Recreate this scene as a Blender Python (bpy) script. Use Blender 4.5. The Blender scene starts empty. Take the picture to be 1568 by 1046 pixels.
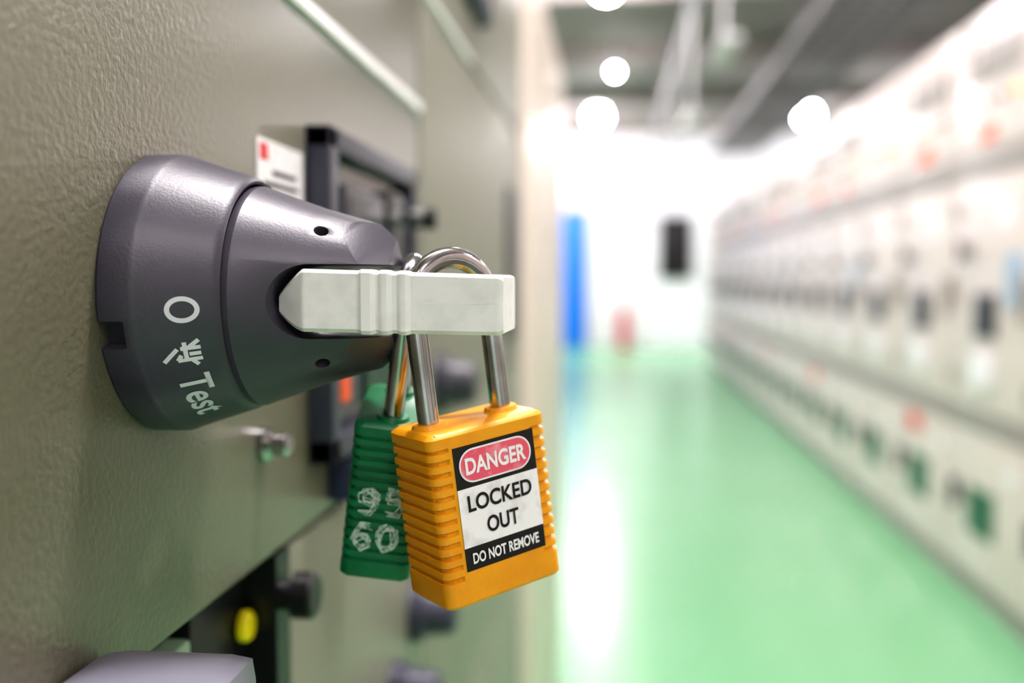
import bpy, bmesh, math, random
from mathutils import Vector, Matrix
random.seed(4)
S=bpy.context.scene
S.view_settings.view_transform='Standard'
try: S.view_settings.look='Medium High Contrast'
except Exception as e: print('look',e)
S.view_settings.exposure=.68
H=1.3; D=0.107      # camera height, camera distance from the panel
# ------------------------------------------------------------ materials
def lin(c):
    return tuple(((v/255)/12.92 if v/255<=0.04045 else ((v/255+0.055)/1.055)**2.4) for v in c)+(1,)
def mat(name,rgb,rough=.5,metal=0,bump=None,var=None,emit=None,spec=.5,coat=0):
    m=bpy.data.materials.new(name); m.use_nodes=True
    nt=m.node_tree; b=nt.nodes['Principled BSDF']
    b.inputs['Base Color'].default_value=lin(rgb)
    b.inputs['Roughness'].default_value=rough
    b.inputs['Metallic'].default_value=metal
    b.inputs['Specular IOR Level'].default_value=spec
    b.inputs['Coat Weight'].default_value=coat
    tc=nt.nodes.new('ShaderNodeTexCoord')
    if bump:
        n=nt.nodes.new('ShaderNodeTexNoise'); n.inputs['Scale'].default_value=bump[0]
        n.inputs['Detail'].default_value=bump[2] if len(bump)>2 else 2
        nt.links.new(tc.outputs['Object'],n.inputs['Vector'])
        bp=nt.nodes.new('ShaderNodeBump'); bp.inputs['Strength'].default_value=1
        bp.inputs['Distance'].default_value=bump[1]
        nt.links.new(n.outputs['Fac'],bp.inputs['Height'])
        nt.links.new(bp.outputs['Normal'],b.inputs['Normal'])
    if var:   # (scale, rgb2, lo, hi)
        n=nt.nodes.new('ShaderNodeTexNoise'); n.inputs['Scale'].default_value=var[0]; n.inputs['Detail'].default_value=4
        nt.links.new(tc.outputs['Object'],n.inputs['Vector'])
        r=nt.nodes.new('ShaderNodeMapRange'); r.inputs['From Min'].default_value=var[2]; r.inputs['From Max'].default_value=var[3]
        nt.links.new(n.outputs['Fac'],r.inputs['Value'])
        mx=nt.nodes.new('ShaderNodeMix'); mx.data_type='RGBA'
        mx.inputs['A'].default_value=lin(rgb); mx.inputs['B'].default_value=lin(var[1])
        nt.links.new(r.outputs['Result'],mx.inputs['Factor'])
        nt.links.new(mx.outputs['Result'],b.inputs['Base Color'])
    if emit:
        b.inputs['Emission Color'].default_value=lin(rgb); b.inputs['Emission Strength'].default_value=emit
    return m
M_panel=mat('powder_coat_grey',(110,108,90),.34,bump=(560,.00026,2),var=(6,(106,104,87),.3,.7))
M_panel2=mat('smooth_paint_grey',(126,127,112),.42,bump=(300,.00005))
M_creamg=mat('cream_gloss',(214,203,190),.3)
M_hilite=mat('white_edge_highlight',(252,252,252),.3)  # white standing in for light caught on door edges
M_knob=mat('grey_plastic',(58,55,68),.42,bump=(1600,.00004),var=(60,(49,46,58),.35,.7),spec=.65)
M_pull=mat('light_grey_plastic',(120,120,132),.4)
M_knobd=mat('dark_slot_plastic',(18,18,22),.5)
M_white=mat('white_plastic',(236,236,234),.35,bump=(500,.00003),var=(150,(220,220,218),.45,.75))
M_steel=mat('polished_steel',(190,190,194),.13,1,var=(90,(155,153,150),.4,.7))
M_orange=mat('orange_nylon',(232,160,12),.42,bump=(1200,.00004),var=(120,(222,146,10),.4,.75))
M_green=mat('green_nylon',(2,108,64),.4,bump=(1200,.00004),var=(120,(1,90,52),.4,.75))
M_mark=mat('scratched_paint_marker',(206,220,214),.5,var=(1200,(50,140,100),.52,.66))
M_black=mat('black_print',(14,13,15),.4)
M_lwhite=mat('label_white',(240,238,242),.4,var=(260,(212,209,212),.5,.8))
M_pink=mat('label_faded_red',(228,92,114),.4,var=(250,(238,150,162),.5,.7))
M_print=mat('light_grey_print',(214,216,222),.5)
M_frame=mat('slate_frame',(56,58,72),.4)
M_dark=mat('dark_interior',(18,20,20),.35)
M_glass=mat('smoked_window',(22,22,26),.08)
M_relay=mat('relay_grey',(62,62,70),.4)
M_yellow=mat('yellow_tag',(240,225,8),.5)
M_pale=mat('pale_green_insulator',(140,165,140),.4)
M_dgreen=mat('dark_green_plate',(14,60,40),.5)
M_red=mat('red_paint',(215,36,28),.4)
M_or2=mat('orange_sticker',(238,92,34),.5)
M_blue=mat('blue_door_paint',(0,130,250),.35)
M_navy=mat('navy_plastic',(46,52,80),.4)
M_cab=mat('cabinet_cream',(214,200,194),.3)
M_cabs=mat('cabinet_strip_grey',(154,146,141),.4)
M_tag=mat('green_tag',(14,94,64),.5)
M_bluerefl=mat('blue_reflection',(140,172,200),.3)  # colour of a bluish reflection, painted on cabinet doors
M_wall=mat('wall_white_paint',(248,246,252),.6,bump=(60,.0005))
M_ceil=mat('ceiling_concrete',(160,152,150),.8,bump=(20,.003),var=(1.2,(136,130,126),.35,.65))
M_duct=mat('galvanised_metal',(150,148,150),.45,.4)
M_cable=mat('cable_sheath',(70,68,70),.6)
M_lamp=mat('lamp_housing',(200,200,200),.4)
M_glow=mat('lamp_diffuser',(255,247,249),.4,emit=122)
# floor
M_floor=mat('green_epoxy',(132,199,146),.26,bump=(1.1,.0006,1),var=(.8,(140,205,156),.3,.7))
# ------------------------------------------------------------ helpers
def link(o,parent=None):
    S.collection.objects.link(o)
    if parent: o.parent=parent
    return o
def empty(name,loc=(0,0,0),m=None):
    e=bpy.data.objects.new(name,None); e.empty_display_size=.02
    if m is not None: e.matrix_world=m
    else: e.location=loc
    return link(e)
class MB:
    """mesh builder collecting parts with materials"""
    def __init__(s): s.bm=bmesh.new(); s.mats=[]
    def mi(s,m):
        if m not in s.mats: s.mats.append(m)
        return s.mats.index(m)
    def box(s,a,b,m,bev=0):
        t=bmesh.new(); bmesh.ops.create_cube(t,size=1)
        c=[(a[i]+b[i])/2 for i in range(3)]; d=[abs(b[i]-a[i]) for i in range(3)]
        for v in t.verts: v.co=Vector([c[i]+v.co[i]*d[i] for i in range(3)])
        if bev: bmesh.ops.bevel(t,geom=t.edges[:],offset=bev,segments=2,affect='EDGES',profile=.7)
        s.merge(t,m)
    def cyl(s,p0,p1,r0,r1,m,seg=24):
        p0=Vector(p0);p1=Vector(p1);t=bmesh.new();d=p1-p0
        bmesh.ops.create_cone(t,cap_ends=True,segments=seg,radius1=r0,radius2=r1,depth=d.length)
        q=d.to_track_quat('Z','Y').to_matrix().to_4x4()
        bmesh.ops.transform(t,matrix=Matrix.Translation((p0+p1)/2)@q,verts=t.verts)
        s.merge(t,m)
    def globe(s,c,r,m):
        t=bmesh.new(); bmesh.ops.create_uvsphere(t,u_segments=24,v_segments=14,radius=r)
        for v in t.verts: v.co=Vector(c)+v.co
        s.merge(t,m)
    def merge(s,t,m):
        i=s.mi(m)
        for f in t.faces: f.material_index=i
        me=bpy.data.meshes.new('t'); t.to_mesh(me); t.free(); s.bm.from_mesh(me); bpy.data.meshes.remove(me)
    def mesh(s,name):
        me=bpy.data.meshes.new(name); s.bm.to_mesh(me); s.bm.free()
        for m in s.mats: me.materials.append(m)
        smooth(me); return me
    def obj(s,name,parent=None):
        return link(bpy.data.objects.new(name,s.mesh(name)),parent)
def smooth(me,ang=35):
    for p in me.polygons: p.use_smooth=True
    try: me.set_sharp_from_angle(angle=math.radians(ang))
    except Exception: pass
def box(name,a,b,m,parent=None,bev=0):
    k=MB(); k.box(a,b,m,bev); return k.obj(name,parent)
def lathe_x(name,prof,c,m,parent=None,seg=128,close=True):
    """revolve (x,r) profile about the X axis through c"""
    bm=bmesh.new(); rings=[]
    for (x,r) in prof:
        rings.append([bm.verts.new((c[0]+x,c[1]+r*math.cos(2*math.pi*k/seg),c[2]+r*math.sin(2*math.pi*k/seg))) for k in range(seg)])
    for a,b in zip(rings[:-1],rings[1:]):
        for k in range(seg): bm.faces.new((a[k],a[(k+1)%seg],b[(k+1)%seg],b[k]))
    if close:
        bm.faces.new(rings[0]); bm.faces.new(rings[-1])
    bmesh.ops.recalc_face_normals(bm,faces=bm.faces)
    me=bpy.data.meshes.new(name); bm.to_mesh(me); bm.free(); me.materials.append(m); smooth(me,28)
    return link(bpy.data.objects.new(name,me),parent)
def bake(o):
    dg=bpy.context.evaluated_depsgraph_get(); dg.update()
    me=bpy.data.meshes.new_from_object(o.evaluated_get(dg)); o.modifiers.clear(); o.data=me
def boolean(o,cut,op='DIFFERENCE'):
    md=o.modifiers.new('b','BOOLEAN'); md.object=cut; md.operation=op; md.solver='EXACT'
    bake(o); bpy.data.objects.remove(cut)
def tube(name,pts,r,m,parent=None,seg=20):
    cu=bpy.data.curves.new(name,'CURVE'); cu.dimensions='3D'; cu.bevel_depth=r; cu.bevel_resolution=6; cu.use_fill_caps=True
    sp=cu.splines.new('POLY'); sp.points.add(len(pts)-1)
    for i,p in enumerate(pts): sp.points[i].co=(*p,1)
    o=bpy.data.objects.new(name+'_c',cu); S.collection.objects.link(o)
    dg=bpy.context.evaluated_depsgraph_get(); dg.update()
    me=bpy.data.meshes.new_from_object(o.evaluated_get(dg)); bpy.data.objects.remove(o)
    me.materials.clear(); me.materials.append(m); smooth(me,50)
    return link(bpy.data.objects.new(name,me),parent)
def text_me(s,w,h,off=.0,sub=0):
    """flat text mesh centred at the origin, fitted to w x h"""
    cu=bpy.data.curves.new('t','FONT'); cu.body=s; cu.offset=off; cu.resolution_u=6
    o=bpy.data.objects.new('t',cu); S.collection.objects.link(o)
    dg=bpy.context.evaluated_depsgraph_get(); dg.update()
    me=bpy.data.meshes.new_from_object(o.evaluated_get(dg)); bpy.data.objects.remove(o)
    xs=[v.co.x for v in me.vertices]; ys=[v.co.y for v in me.vertices]
    x0,x1,y0,y1=min(xs),max(xs),min(ys),max(ys)
    for v in me.vertices:
        v.co=Vector(((v.co.x-(x0+x1)/2)/(x1-x0)*w,(v.co.y-(y0+y1)/2)/(y1-y0)*h,0))
    return me
def text_on(name,s,w,h,mtx,m,parent,off=0):
    me=text_me(s,w,h,off); me.transform(mtx); me.materials.clear(); me.materials.append(m)
    return link(bpy.data.objects.new(name,me),parent)
def polyface(name,pts,m,parent):
    me=bpy.data.meshes.new(name); me.from_pydata([tuple(p) for p in pts],[],[list(range(len(pts)))]); me.materials.append(m)
    return link(bpy.data.objects.new(name,me),parent)
# ------------------------------------------------------------ room
RX0,RX1,RY0,RY1,RZ=-2.2,4.3,-4.0,19.8,4.3
box('floor',(RX0-.2,RY0-.2,-.1),(RX1+.2,RY1+.2,0),M_floor)
box('ceiling',(RX0-.2,RY0-.2,RZ),(RX1+.2,RY1+.2,RZ+.1),M_ceil)
box('wall_left',(RX0-.2,RY0,0),(RX0,RY1,RZ),M_wall)
box('wall_right',(RX1,RY0,0),(RX1+.2,RY1,RZ),M_wall)
box('wall_back',(RX0-.2,RY0-.2,0),(RX1+.2,RY0,RZ),M_wall)
box('wall_far',(RX0-.2,RY1,0),(RX1+.2,RY1+.2,RZ),M_wall)
# door on the far wall
k=MB(); x0=-1.45; x1=-.44
k.box((x0,RY1-.05,0.0),(x1,RY1-.002,2.65),M_blue,.004)
k.box((x0-.06,RY1-.07,0),(x0,RY1-.002,2.71),M_cabs,.004); k.box((x1,RY1-.07,0),(x1+.04,RY1-.002,2.71),M_cabs,.004)
k.box((x0-.06,RY1-.07,2.65),(x1+.04,RY1-.002,2.71),M_cabs,.004)
k.box((x1-.12,RY1-.11,1.0),(x1-.06,RY1-.05,1.06),M_steel,.004)
k.obj('door_1')
# wall screen
k=MB(); k.box((.98,RY1-.10,1.34),(1.62,RY1-.002,2.56),M_black,.01); k.box((1.01,RY1-.105,1.38),(1.59,RY1-.10,2.52),M_glass)
k.obj('wall_display_screen')
# fire extinguisher
k=MB(); ex,ey=.30,RY1-.25
k.cyl((ex,ey,0),(ex,ey,.65),.10,.10,M_red); k.cyl((ex,ey,.65),(ex,ey,.74),.10,.04,M_red); k.cyl((ex,ey,.74),(ex,ey,.82),.03,.03,M_black)
k.box((ex-.02,ey-.12,.78),(ex+.02,ey+.02,.84),M_black,.004); k.cyl((ex+.11,ey-.03,.25),(ex+.03,ey-.03,.8),.012,.012,M_black)
k.obj('fire_extinguisher')
# ceiling beams, ducts, trays
k=MB()
for y in range(-2,20,3): k.box((RX0,y,RZ-.22),(RX1,y+.14,RZ),M_ceil)
k.obj('ceiling_beams')
k=MB()
TX0,TX1,TZ=1.85,2.70,3.62
for xx in (TX0,TX1): k.box((xx,-3,TZ),(xx+.03,19,TZ+.10),M_duct)
y=-3
while y<19: k.box((TX0,y,TZ+.01),(TX1+.03,y+.05,TZ+.04),M_duct); y+=.3
for y in range(-2,19,3):
    for xx in (TX0+.015,TX1+.015): k.cyl((xx,y+.07,TZ),(xx,y+.07,RZ-.22),.012,.012,M_duct,8)
for j in range(4): k.cyl((TX0+.13+j*.20,-3,TZ+.07),(TX0+.13+j*.20,19,TZ+.07),.03,.03,M_cable,10)
k.obj('ceiling_cable_tray')
k=MB()
k.cyl((.85,RY0+.1,3.95),(.85,RY1-.1,3.95),.05,.05,M_duct,12)
for y in (7.07,10.07,13.07): k.cyl((.85,y,2.9),(.85,y,RZ-.22),.02,.02,M_lamp,10); k.box((.78,y-.4,2.86),(.92,y+.4,2.9),M_lamp)
k.obj('ceiling_pipe')
# high bay lamps
def lamp(x,y,z,r=.14):
    k=MB(); k.cyl((x,y,z+r*.75),(x,y,z+r*.75+.16),r*.85,.06,M_lamp,32); k.cyl((x,y,z+r),(x,y,RZ),.02,.02,M_lamp,10)
    k.globe((x,y,z),r,M_glow)
    k.obj('high_bay_lamp')
lamp(-.18,16.6,3.98,.15); lamp(.10,12.9,3.95,.035); lamp(.02,9.3,3.98,.11); lamp(-.12,5.4,3.95)
lamp(3.2,16.6,3.95,.14); lamp(3.2,5.4,3.95); lamp(3.2,1.3,3.95); lamp(-1.3,17.6,3.95,.13); lamp(-1.3,9.0,3.95,.12)  # last two, at far left, added out of view to brighten the far wall
lamp(.42,.75,3.6,.21); lamp(.9,-2.4,3.95)
# ------------------------------------------------------------ right switchgear row
def cab_mesh(v):
    k=MB(); w=.8
    k.box((.02,.002,.1),(.9,w-.002,2.36),M_cab)
    k.box((.04,.01,0),(.88,w-.01,.1),M_cabs)
    def door(z0,z1): k.box((0,.010,z0),(.022,w-.010,z1),M_cab,.004)
    door(.12,.70); door(.79,1.70); door(1.81,2.34)
    k.box((-.006,0,.71),(.02,w,.78),M_cabs,.003); k.box((-.006,0,1.72),(.02,w,1.79),M_cabs,.003)
    k.box((.016,-.006,.1),(.021,.006,2.34),M_relay)
    # lower door
    k.box((-.004,.30,.29),(0,.58,.48),M_tag); k.box((-.03,.70,.36),(0,.735,.48),M_relay,.004)
    k.box((-.003,.10,.56),(0,.2,.60),M_lwhite)
    if v==0: k.box((-.004,.42,.59),(0,.62,.67),M_red)
    # middle door
    k.box((-.02,.33,1.08),(0,.52,1.25),M_frame,.004); k.box((-.023,.345,1.10),(-.02,.505,1.23),M_dark)
    k.box((-.035,.35,.89),(0,.50,1.02),M_lwhite,.006)
    k.cyl((-.035,.62,1.42),(0,.62,1.42),.03,.035,M_cabs); k.box((-.05,.61,1.38),(-.035,.63,1.46),M_relay,.002)
    k.box((-.003,.2,1.50),(0,.34,1.60),M_lwhite)
    if v==2: k.box((-.004,.10,1.2),(0,.24,1.40),M_bluerefl)  # flat patch painting a bluish reflection on the door
    k.box((-.03,.05,1.15),(0,.08,1.32),M_cabs,.004)
    for z in (.9,1.25,1.6): k.cyl((-.012,.785,z-.03),(-.012,.785,z+.03),.01,.01,M_cabs,10)
    # instrument door
    for j in range(3): k.box((-.018,.14+j*.19,2.08),(0,.27+j*.19,2.21),M_cabs if v!=1 else M_lwhite,.004)
    for j in range(4): k.cyl((-.02,.18+j*.14,1.99),(0,.18+j*.14,1.99),.014,.014,(M_red,M_tag,M_yellow,M_dark)[(j+v)%4],12)
    if v==0: k.box((-.005,.36,1.84),(0,.56,1.92),M_or2)
    if v==2: k.box((-.005,.40,1.84),(0,.54,1.91),M_or2)
    return k.mesh('switchgear_cabinet_mesh')
cm=[cab_mesh(i) for i in range(3)]
CX=D+1.44
y=-2.8
i=0
while y<15.2:
    o=bpy.data.objects.new('switchgear_cabinet',cm[i%3]); o.location=(CX,y,0); link(o); y+=.8; i+=1
# ------------------------------------------------------------ left control panel (motor control centre)
P=empty('control_panel',(0,0,0))
Z=lambda z:H+z
box('carcass',(-.6,-.7,.0),(-.14,1.14,2.25),M_panel2,P)
k=MB()
k.box((-.14,-.7,0),(-.02,.19,Z(-.0875)),M_panel2); k.box((-.14,.315,0),(-.02,1.14,Z(-.0875)),M_panel2)
k.box((-.14,.19,0),(-.02,.315,Z(-.24)),M_panel2); k.box((-.14,-.7,Z(-.0875)),(-.02,1.14,2.25),M_panel2)
k.obj('inner_frame',P)
box('drawer_front',(-.02,-.6,Z(-.0865)),(0,.542,Z(.091)),M_panel,P,.0015)
box('upper_door',(-.02,-.6,Z(.0970)),(0,.542,2.2),M_panel,P,.0015)
box('upper_door_highlight',(-.01,-.6,Z(.0914)),(.0024,.542,Z(.0962)),M_hilite,P,.0012)  # white strip painting the highlight along the door lip
k=MB()
k.box((-.02,.318,Z(-.26)),(0,.542,Z(-.0885)),M_panel2,.0015)
k.box((-.02,-.6,Z(-.26)),(0,.187,Z(-.0885)),M_panel2,.0015)
k.box((-.02,-.6,Z(-.45)),(0,.542,Z(-.262)),M_panel2,.0015)
k.box((-.02,-.6,.1),(0,.542,Z(-.452)),M_panel2,.0015)
k.obj('lower_doors',P)
k=MB()
for a,b in ((-1.2,-.62),(-.618,-.3),(-.298,-.09),(-.088,.16),(.164,.5),(.502,.9)):
    k.box((-.02,.546,Z(a)),(0,1.14,Z(b)),M_panel2,.0015)
k.box((-.01,.55,Z(.1600)),(.0020,.74,Z(.1640)),M_hilite,.0008)  # second bright edge line, also a painted highlight
k.box((0,1.00,Z(-.062)),(.003,1.11,Z(.095)),M_relay,.001)
k.obj('adjacent_doors',P)
# lower open bay
k=MB()
k.box((-.139,.192,Z(-.239)),(-.13,.314,Z(-.09)),M_dark)
k.box((-.10,.237,Z(-.235)),(-.008,.258,Z(-.098)),M_pale,.002)
k.box((-.13,.20,Z(-.235)),(-.05,.228,Z(-.12)),M_dgreen,.003)
k.box((-.10,.262,Z(-.235)),(-.010,.310,Z(-.092)),M_dark,.002)
k.box((-.012,.268,Z(-.20)),(-.006,.285,Z(-.12)),M_dgreen,.001)
k.box((-.022,.19,Z(-.24)),(.0005,.193,Z(-.088)),M_dark)
k.box((-.022,.303,Z(-.24)),(.0005,.316,Z(-.088)),M_dark)
k.obj('open_bay',P)
lathe_x('yellow_indicator',[(0,.0050),(.002,.0050),(.0032,.0040)],(-.009,.2975,Z(-.1085)),M_yellow,P,32)
lathe_x('bay_knob',[(0,.005),(.005,.005),(.005,.0075),(.011,.0075),(.012,.0065)],(0,.3080,Z(-.1015)),M_black,P,32)
# drawer pull at lower left
k=MB(); k.box((0,.140,Z(-.122)),(.034,.198,Z(-.077)),M_pull,.006); k.obj('drawer_pull',P)
# relay window frame
k=MB()
y0,y1,z0,z1=.340,.494,Z(-.065),Z(.054)
pf=.009
k.box((0,y0,z0),(pf,y0+.010,z1),M_frame,.001); k.box((0,y1-.008,z0),(pf,y1,z1),M_frame,.001)
k.box((0,y0,z1-.008),(pf,y1,z1),M_frame,.001); k.box((0,y0,z0),(pf,y1,z0+.009),M_frame,.001)
k.box((0,y0+.01,z0+.009),(.003,y1-.008,z1-.008),M_glass)
k.box((.003,.366,Z(-.01)),(.007,.43,Z(.036)),M_relay,.001); k.box((.007,.372,Z(.004)),(.0075,.424,Z(.032)),M_dark)
k.box((.003,.44,Z(.0)),(.007,.475,Z(.04)),M_dark,.001)
k.box((.003,.36,Z(-.048)),(.006,.39,Z(-.022)),M_relay,.001)
k.box((.006,.358,Z(-.045)),(.0075,.368,Z(-.034)),M_or2); k.box((.003,.40,Z(-.05)),(.006,.45,Z(-.03)),M_dgreen)
k.box((.003,.388,Z(-.027)),(.008,.398,Z(-.018)),M_red)
k.obj('relay_window',P)
box('window_latch',(0,.362,Z(-.083)),(.012,.392,Z(-.068)),M_navy,P,.002)
lathe_x('window_knob',[(0,.006),(.003,.006),(.003,.003),(.013,.003),(.013,.0045),(.020,.0045),(.021,.003)],(0,.461,Z(.029)),M_steel,P,32)
lathe_x('window_knob_cap',[(0,.0052),(.004,.0052),(.005,.004)],(.0195,.461,Z(.029)),M_dark,P,32)
lathe_x('quarter_turn_lock',[(0,.0055),(.002,.0055),(.004,.004),(.004,.0035),(.008,.0035),(.009,.0028)],(0,.293,Z(-.050)),M_steel,P,32)
# rating sticker
k=MB(); k.box((0,.292,Z(.012)),(.0004,.336,Z(.0435)),M_lwhite); k.box((.0004,.294,Z(.037)),(.0005,.301,Z(.042)),M_red)
for j in range(6): k.box((.0004,.297+(.008 if j<1 else 0),Z(.033-j*.0038)),(.0005,.331-random.random()*.012,Z(.0346-j*.0038)),M_relay)
k.obj('rating_sticker',P)
# small switch knobs further down the panel
def small_knob(y,z,r,m,s=1):
    lathe_x('selector_knob',[(0,r),(.006,r),(.008,r*.8),(.022,r*.7),(.024,r*.55)],(0,y,Z(z)),m,P,32)
small_knob(.52,-.178,.016,M_frame); small_knob(.47,-.20,.013,M_frame); small_knob(.60,-.062,.018,M_relay); small_knob(.66,-.2,.015,M_frame)
box('adjacent_display',(0,.70,Z(.20)),(.01,.80,Z(.36)),M_navy,P,.002)
box('adjacent_display_glass',(.01,.71,Z(.21)),(.0105,.79,Z(.35)),M_glass,P)
# cream end section with beacon
k=MB(); k.box((-.6,1.18,0),(0,2.04,Z(.42)),M_creamg,.004)
k.box((-.001,1.2,Z(-.5)),(.004,2.02,Z(.40)),M_creamg,.002)
k.obj('terminal_cabinet')
k=MB(); k.cyl((-.03,1.24,Z(.42)),(-.03,1.24,Z(.44)),.022,.022,M_dark); k.cyl((-.03,1.24,Z(.44)),(-.03,1.24,Z(.49)),.02,.016,M_red); k.obj('warning_beacon')
# ------------------------------------------------------------ rotary handle
YC=.229; ZC=Z(-.003)
K=empty('rotary_switch_handle',(0,0,0))
ring=lathe_x('escutcheon_ring',[(0,.0322),(.0005,.0326),(.0070,.0326),(.0080,.0322),(.0090,.0318),(.0225,.0274),(.0238,.0268),(.0243,.0262),(.0240,.0256),(.0200,.0252),(.016,.0250)],(0,YC,ZC),M_knob,K)
be=math.radians(15)
cut=box('cut',(-.001,YC-.036,ZC-.003),(.0058,YC-.0285,ZC+.003),M_knobd,None,.0007)
cut.data.transform(Matrix.Translation((0,YC,ZC))@Matrix.Rotation(be,4,'X')@Matrix.Translation((0,-YC,-ZC)))
boolean(ring,cut)
smooth(ring.data,28)
ZK=Z(-.0037)
kn=lathe_x('knob_grip',[(.010,.020),(.017,.0246),(.0246,.0257),(.0256,.0257),(.0262,.0254),(.040,.0205),(.050,.0176),(.0545,.0163),(.0560,.0152),(.0566,.0135)],(0,YC,ZK),M_knob,K)
# slot through the grip for the lock tab
SZ0,SZ1=Z(-.0127),Z(.0036)
zc=(SZ0+SZ1)/2; hr=(SZ1-SZ0)/2
k=MB(); k.box((.0330+hr,YC-.04,SZ0),(.08,YC+.04,SZ1),M_knobd); c=k.obj('cut')
boolean(kn,c)
k=MB(); k.cyl((.0330+hr,YC-.04,zc),(.0330+hr,YC+.04,zc),hr,hr,M_knobd,48); c=k.obj('cut'); boolean(kn,c)
# planar chamfers at the tip
for sy in (-1,1):
    for sz in (1,-1):
        n=Vector((.62,.45*sy,.64*sz)).normalized()
        p=Vector((.0473,YC+.0104*sy,ZK+.0150*sz))
        k=MB(); k.box((-.02,-.02,0),(.02,.02,.03),M_knobd); c=k.obj('cut')
        c.data.transform(Matrix.Translation(p)@n.to_track_quat('Z','Y').to_matrix().to_4x4())
        boolean(kn,c)
kn.data.materials.clear(); kn.data.materials.append(M_knob)
for p in kn.data.polygons: p.material_index=0
for dz in (.0145,-.0145):
    yy=YC-math.sqrt(.0195**2-dz**2)
    d=Vector((0,yy-YC,dz)).normalized()
    k=MB(); p=Vector((.0425,YC,ZK))+d*.0172; k.cyl(p,p+d*.01,.0016,.0016,M_knobd,24); c=k.obj('cut'); boolean(kn,c)
bv=kn.modifiers.new('bev','BEVEL'); bv.width=.0005; bv.segments=2; bv.limit_method='ANGLE'; bv.angle_limit=math.radians(30)
bake(kn); smooth(kn.data,25)
# printing wrapped round the ring
def cone_r(px): return .0318+(px-.009)*(.0274-.0318)/(.0135)
def wrap(me,beta0,px0,name):
    bm=bmesh.new(); bm.from_mesh(me)
    bmesh.ops.subdivide_edges(bm,edges=[e for e in bm.edges if e.calc_length()>.001],cuts=2)
    bmesh.ops.triangulate(bm,faces=bm.faces)
    for v in bm.verts:
        px=px0+v.co.y; r=cone_r(px)+.00012; b=beta0+v.co.x/.029
        v.co=Vector((px,YC-r*math.cos(b),ZC-r*math.sin(b)))
    bm.to_mesh(me); bm.free(); me.materials.clear(); me.materials.append(M_print)
    link(bpy.data.objects.new(name,me),K)
def ringmesh(w,h,t,n=48):
    bm=bmesh.new(); o=[];i_=[]
    for j in range(n):
        a=2*math.pi*j/n
        o.append(bm.verts.new((w/2*math.cos(a),h/2*math.sin(a),0))); i_.append(bm.verts.new(((w/2-t)*math.cos(a),(h/2-t)*math.sin(a),0)))
    for j in range(n): bm.faces.new((o[j],o[(j+1)%n],i_[(j+1)%n],i_[j]))
    me=bpy.data.meshes.new('o'); bm.to_mesh(me); bm.free(); return me
def strokes(segs,t,n=12):
    bm=bmesh.new()
    for (a,b) in segs:
        a=Vector((*a,0));b=Vector((*b,0)); d=(b-a); nrm=Vector((-d.y,d.x,0)).normalized()*t/2
        prev=None
        for j in range(n+1):
            p=a+d*j/n; cur=(bm.verts.new(p+nrm),bm.verts.new(p-nrm))
            if prev: bm.faces.new((prev[0],prev[1],cur[1],cur[0]))
            prev=cur
    me=bpy.data.meshes.new('s'); bm.to_mesh(me); bm.free(); return me
wrap(ringmesh(.0056,.0068,.0010),math.radians(6),.0172,'print_o')
q=.001
wrap(strokes([((1.5*q,-4.2*q),(-1.2*q,-1.2*q)),((-2.6*q,.3*q),(1.5*q,.3*q)),((-2.9*q,3.2*q),(-1.2*q,.8*q)),((-1.2*q,3.4*q),(-1.2*q,-.6*q)),((.2*q,3.3*q),(.2*q,1.0*q)),((1.5*q,3.4*q),(1.5*q,-1.5*q)),((1.5*q,-1.5*q),(.3*q,-.6*q)),((1.5*q,1.2*q),(3.0*q,2.4*q))],.0009),math.radians(25),.0165,'print_trip_symbol')
me=text_me('Test',.0145,.0066,.018); wrap(me,math.radians(50),.0170,'print_test')
# ------------------------------------------------------------ white lock tab
BY0,BY1=.2065,.2315
def tab(px): # z range along the length
    f=(px-.034)/(.050); return Z(-.0108-.0007*f),Z(.0028-.0016*f)
bm=bmesh.new(); secs=[]
n=100
pxs=[.0338+.0502*j/n for j in range(n+1)]
def section(px):
    z0,z1=tab(px); yb=BY0
    # wedge nose
    if px<.0410:
        f=(px-.0338)/.0072; f=max(0,min(1,f)); yb=BY0+.0060*(1-f)
        z0+=.0034*(1-f)**1.6; z1-=.0056*(1-f)**1.2
    ribs=((.0535,.0565),(.0577,.0600),(.0618,.0640),)
    out=0
    for a,b in ribs:
        if a-.0004<px<b+.0004:
            out=max(out,min(1,max(0,(px-a+.0004)/.0008),max(0,(b+.0004-px)/.0008)))
    yb-=.0008*out; z0-=.0003*out; z1+=.0003*out
    if px>.0832: e=(px-.0832)/.0008; z0+=.0005*e; z1-=.0005*e; yb+=.0005*e
    c=.0008
    return [(px,yb+c,z0),(px,yb,z0+c),(px,yb,z1-c),(px,yb+c,z1),(px,BY1-c,z1),(px,BY1,z1-c),(px,BY1,z0+c),(px,BY1-c,z0)]
for px in pxs: secs.append([bm.verts.new(p) for p in section(px)])
for a,b in zip(secs[:-1],secs[1:]):
    for j in range(8): bm.faces.new((a[j],a[(j+1)%8],b[(j+1)%8],b[j]))
bm.faces.new(secs[0]); bm.faces.new(secs[-1]); bmesh.ops.recalc_face_normals(bm,faces=bm.faces)
me=bpy.data.meshes.new('lock_tab'); bm.to_mesh(me); bm.free(); me.materials.append(M_white)
tabo=link(bpy.data.objects.new('lock_tab',me),K)
c=box('cut',(.0545,.2095,Z(-.02)),(.0815,.2290,Z(.02)),M_white); boolean(tabo,c); smooth(tabo.data,30)
box('tab_seam',(.0655,BY0-.00006,Z(-.00485)),(.0832,BY0+.0002,Z(-.00465)),M_lwhite,K)
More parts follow.
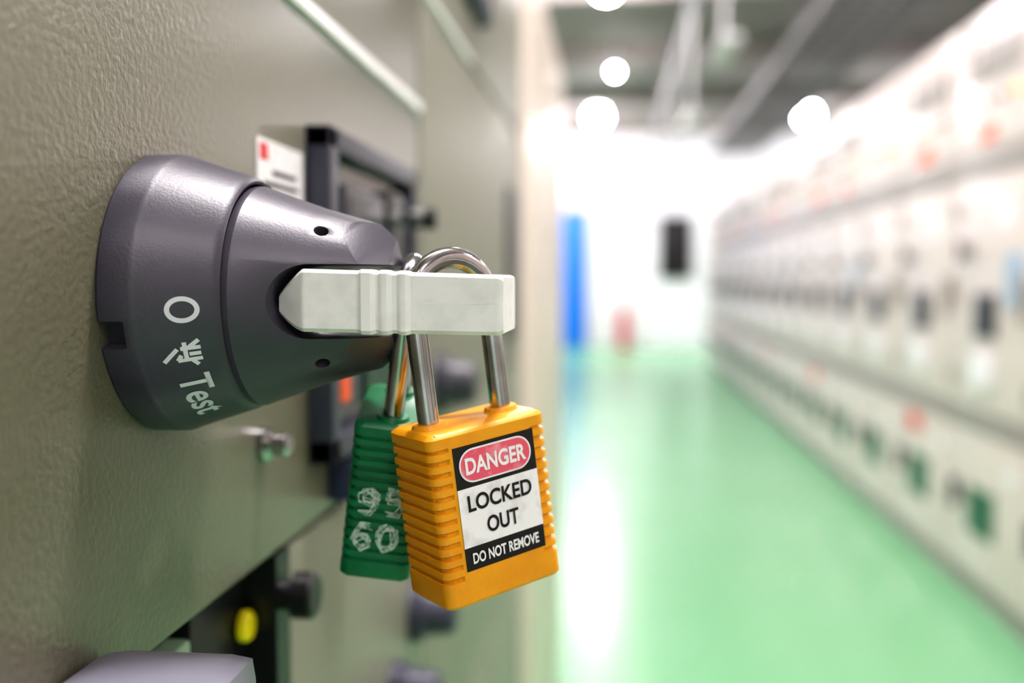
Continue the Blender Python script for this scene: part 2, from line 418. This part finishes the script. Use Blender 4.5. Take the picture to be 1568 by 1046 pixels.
# ------------------------------------------------------------ padlocks
def padlock(name,mtx,mbody,W,T,Hh,leg,top,r,label):
    E=empty(name,m=mtx)
    foot=[]; rc=.0022
    def corner(cx,cy,a0):
        for j in range(6):
            a=a0+math.pi/2*j/5; foot.append((cx+rc*math.cos(a),cy+rc*math.sin(a)))
    hx,hy=W/2,T/2
    xr=hx-.0047
    corner(hx-rc,-hy+rc,-math.pi/2)
    corner(hx-rc,hy-rc,0)
    foot+=[(xr+.0004,hy),(xr,hy),(-xr,hy),(-xr-.0004,hy)]
    corner(-hx+rc,hy-rc,math.pi/2)
    corner(-hx+rc,-hy+rc,math.pi)
    foot+=[(-xr-.0004,-hy),(-xr,-hy),(xr,-hy),(xr+.0004,-hy)]
    per=.00262; z=0; levels=[]
    zt=-.0032; zb=-Hh+.0022
    levels+=[(0,.0012,0),(-.0004,.0005,0),(-.001,0,0),(zt,0,0)]
    z=zt
    while z-per>zb:
        levels+=[(z-.0002,0,1),(z-.0008,0,1),(z-.0010,0,.1),(z-.0018,0,0),(z-per+.0002,0,0)]
        z-=per
    levels+=[(-Hh+.001,0,0),(-Hh+.0003,.0005,0),(-Hh,.0012,0)]
    bm=bmesh.new(); L=[]
    for (z,ins,rb) in levels:
        ring=[]
        for (x,y) in foot:
            w=1 if abs(x)>xr+.0002 else 0
            o=ins+rb*w*.00065
            xx=x-math.copysign(min(o,abs(x)),x) if abs(x)>hx-rc else x
            yy=y-math.copysign(o,y) if abs(y)>hy-rc else y
            ring.append(bm.verts.new((xx,yy,z)))
        L.append(ring)
    n=len(foot)
    for a,b in zip(L[:-1],L[1:]):
        for j in range(n): bm.faces.new((a[j],a[(j+1)%n],b[(j+1)%n],b[j]))
    bm.faces.new(L[0]); bm.faces.new(L[-1]); bmesh.ops.recalc_face_normals(bm,faces=bm.faces)
    me=bpy.data.meshes.new('body'); bm.to_mesh(me); bm.free(); me.materials.append(mbody); smooth(me,30)
    link(bpy.data.objects.new('body',me),E)
    k=MB()
    for s in (-1,1): k.cyl((s*leg,0,-.0005),(s*leg,0,.0009),r*1.75,r*1.5,mbody,32)
    k.cyl((0,0,-Hh-.0006),(0,0,-Hh+.001),.006,.0065,M_knobd,24)
    k.obj('collars',E)
    pts=[(-leg,0,-.002)]
    for j in range(25):
        a=math.pi-math.pi*j/24; pts.append((leg*math.cos(a),0,top-leg+leg*math.sin(a)))
    pts.append((leg,0,-.002))
    tube('shackle',pts,r,M_steel,E)
    return E
# orange one
rho=math.radians(8)
mo=Matrix.Translation((D-.0332,.2217,Z(-.0310)))@Matrix.Rotation(math.radians(39.4),4,'Z')@Matrix.Rotation(-rho,4,'Y')
OP=padlock('safety_padlock',mo,M_orange,.0305,.019,.0392,.0095,.0364,.0024,True)
# label on the front
yf=-.0095
def LP(x,z,d): return Vector((x,yf-d,z))
lx0,lx1,lz0,lz1=-.0098,.0112,-.0312,-.0036
box('label_back',(lx0,yf-.00012,lz0),(lx1,yf+.0001,lz1),M_black,OP)
box('label_white_field',(lx0,yf-.00018,lz0+.0052),(lx1,yf-.0001,lz1-.0093),M_lwhite,OP)
def rrect(name,cx,cz,w,h,r,m,d):
    pts=[]
    for (sx,sz,a0) in ((1,1,0),(-1,1,90),(-1,-1,180),(1,-1,270)):
        for j in range(9):
            a=math.radians(a0+j*90/8); pts.append(LP(cx+sx*(w/2-r)+r*abs(math.cos(a))*sx,cz+sz*(h/2-r)+r*abs(math.sin(a))*sz,d))
    return polyface(name,pts,m,OP)
cx=(lx0+lx1)/2
rrect('label_oval_rim',cx,lz1-.0046,.0188,.0076,.0037,M_lwhite,.00020)
rrect('label_oval',cx,lz1-.0046,.0180,.0068,.0033,M_pink,.00026)
RT=Matrix.Rotation(math.pi/2,4,'X')
def lt(name,s,w,h,x,z,m,off=0): text_on(name,s,w,h,Matrix.Translation(LP(x,z,.00034))@RT,m,OP,off)
lt('text_danger','DANGER',.0158,.0038,cx,lz1-.0046,M_lwhite,.03)
lt('text_locked','LOCKED',.0168,.0037,cx,lz1-.0128,M_black,.022)
lt('text_out','OUT',.0084,.0037,cx,lz1-.0185,M_black,.022)
lt('text_do_not_remove','DO NOT REMOVE',.0176,.0025,cx,lz0+.0026,M_lwhite,.03)
# green one
u=Vector((.160,-.20,.965)).normalized()
dg=Vector((-.15,.99,0)); dg=(dg-u*dg.dot(u)).normalized(); yv=u.cross(dg)
mg=Matrix((dg,yv,u)).transposed().to_4x4(); mg.translation=Vector((D-.0532,.2405,Z(-.0305)))
GP=padlock('safety_padlock',mg,M_green,.030,.0172,.0405,.0095,.0358,.0024,False)
# hand-written numbers on the narrow face: several jittered strokes per digit
DIG={'9':[(.85,.75),(.5,1),(.12,.8),(.2,.5),(.6,.42),(.88,.7),(.85,.35),(.55,.02),(.15,.1)],
     '5':[(.9,1),(.2,.97),(.16,.58),(.6,.62),(.9,.38),(.7,.05),(.15,.04)],
     '6':[(.85,.92),(.45,1),(.12,.6),(.1,.25),(.45,0),(.85,.2),(.75,.5),(.35,.52),(.12,.3)],
     '0':[(.5,1),(.15,.8),(.08,.4),(.35,.02),(.75,.1),(.92,.5),(.8,.9),(.5,1)]}
def scrawl(name,s,w,h,y,z):
    segs=[]; cw=w/len(s)
    for i,ch in enumerate(s):
        for rep in range(6):
            ox=random.uniform(-.14,.14); oy=random.uniform(-.12,.12); prev=None
            for (a,b) in DIG[ch]:
                p=(-w/2+cw*(i+.08+.84*(a+ox+random.uniform(-.08,.08))),h*(b-.5+oy+random.uniform(-.07,.07)))
                if prev: segs.append((prev,p))
                prev=p
    me=strokes(segs,.00024,1)
    me.transform(Matrix.Translation((-.0152,y,z))@Matrix.Rotation(-math.pi/2,4,'Z')@Matrix.Rotation(math.pi/2,4,'X'))
    me.materials.append(M_mark); link(bpy.data.objects.new(name,me),GP)
scrawl('marker_number','95',.0116,.0064,.0002,-.0195)
scrawl('marker_number_low','60',.0116,.0062,.0010,-.0288)
# ------------------------------------------------------------ world + camera
w=bpy.data.worlds.new('World'); S.world=w; w.use_nodes=True
w.node_tree.nodes['Background'].inputs[0].default_value=(.9,.95,1,1); w.node_tree.nodes['Background'].inputs[1].default_value=.4
cd=bpy.data.cameras.new('Camera'); cam=bpy.data.objects.new('Camera',cd); S.collection.objects.link(cam); S.camera=cam
cam.location=(D,0,H); cam.rotation_euler=(math.radians(90-3.49),0,math.radians(5.84))
cd.lens=35; cd.sensor_width=36; cd.clip_start=.01; cd.clip_end=100
cd.dof.use_dof=True; cd.dof.focus_distance=.214; cd.dof.aperture_fstop=6.2
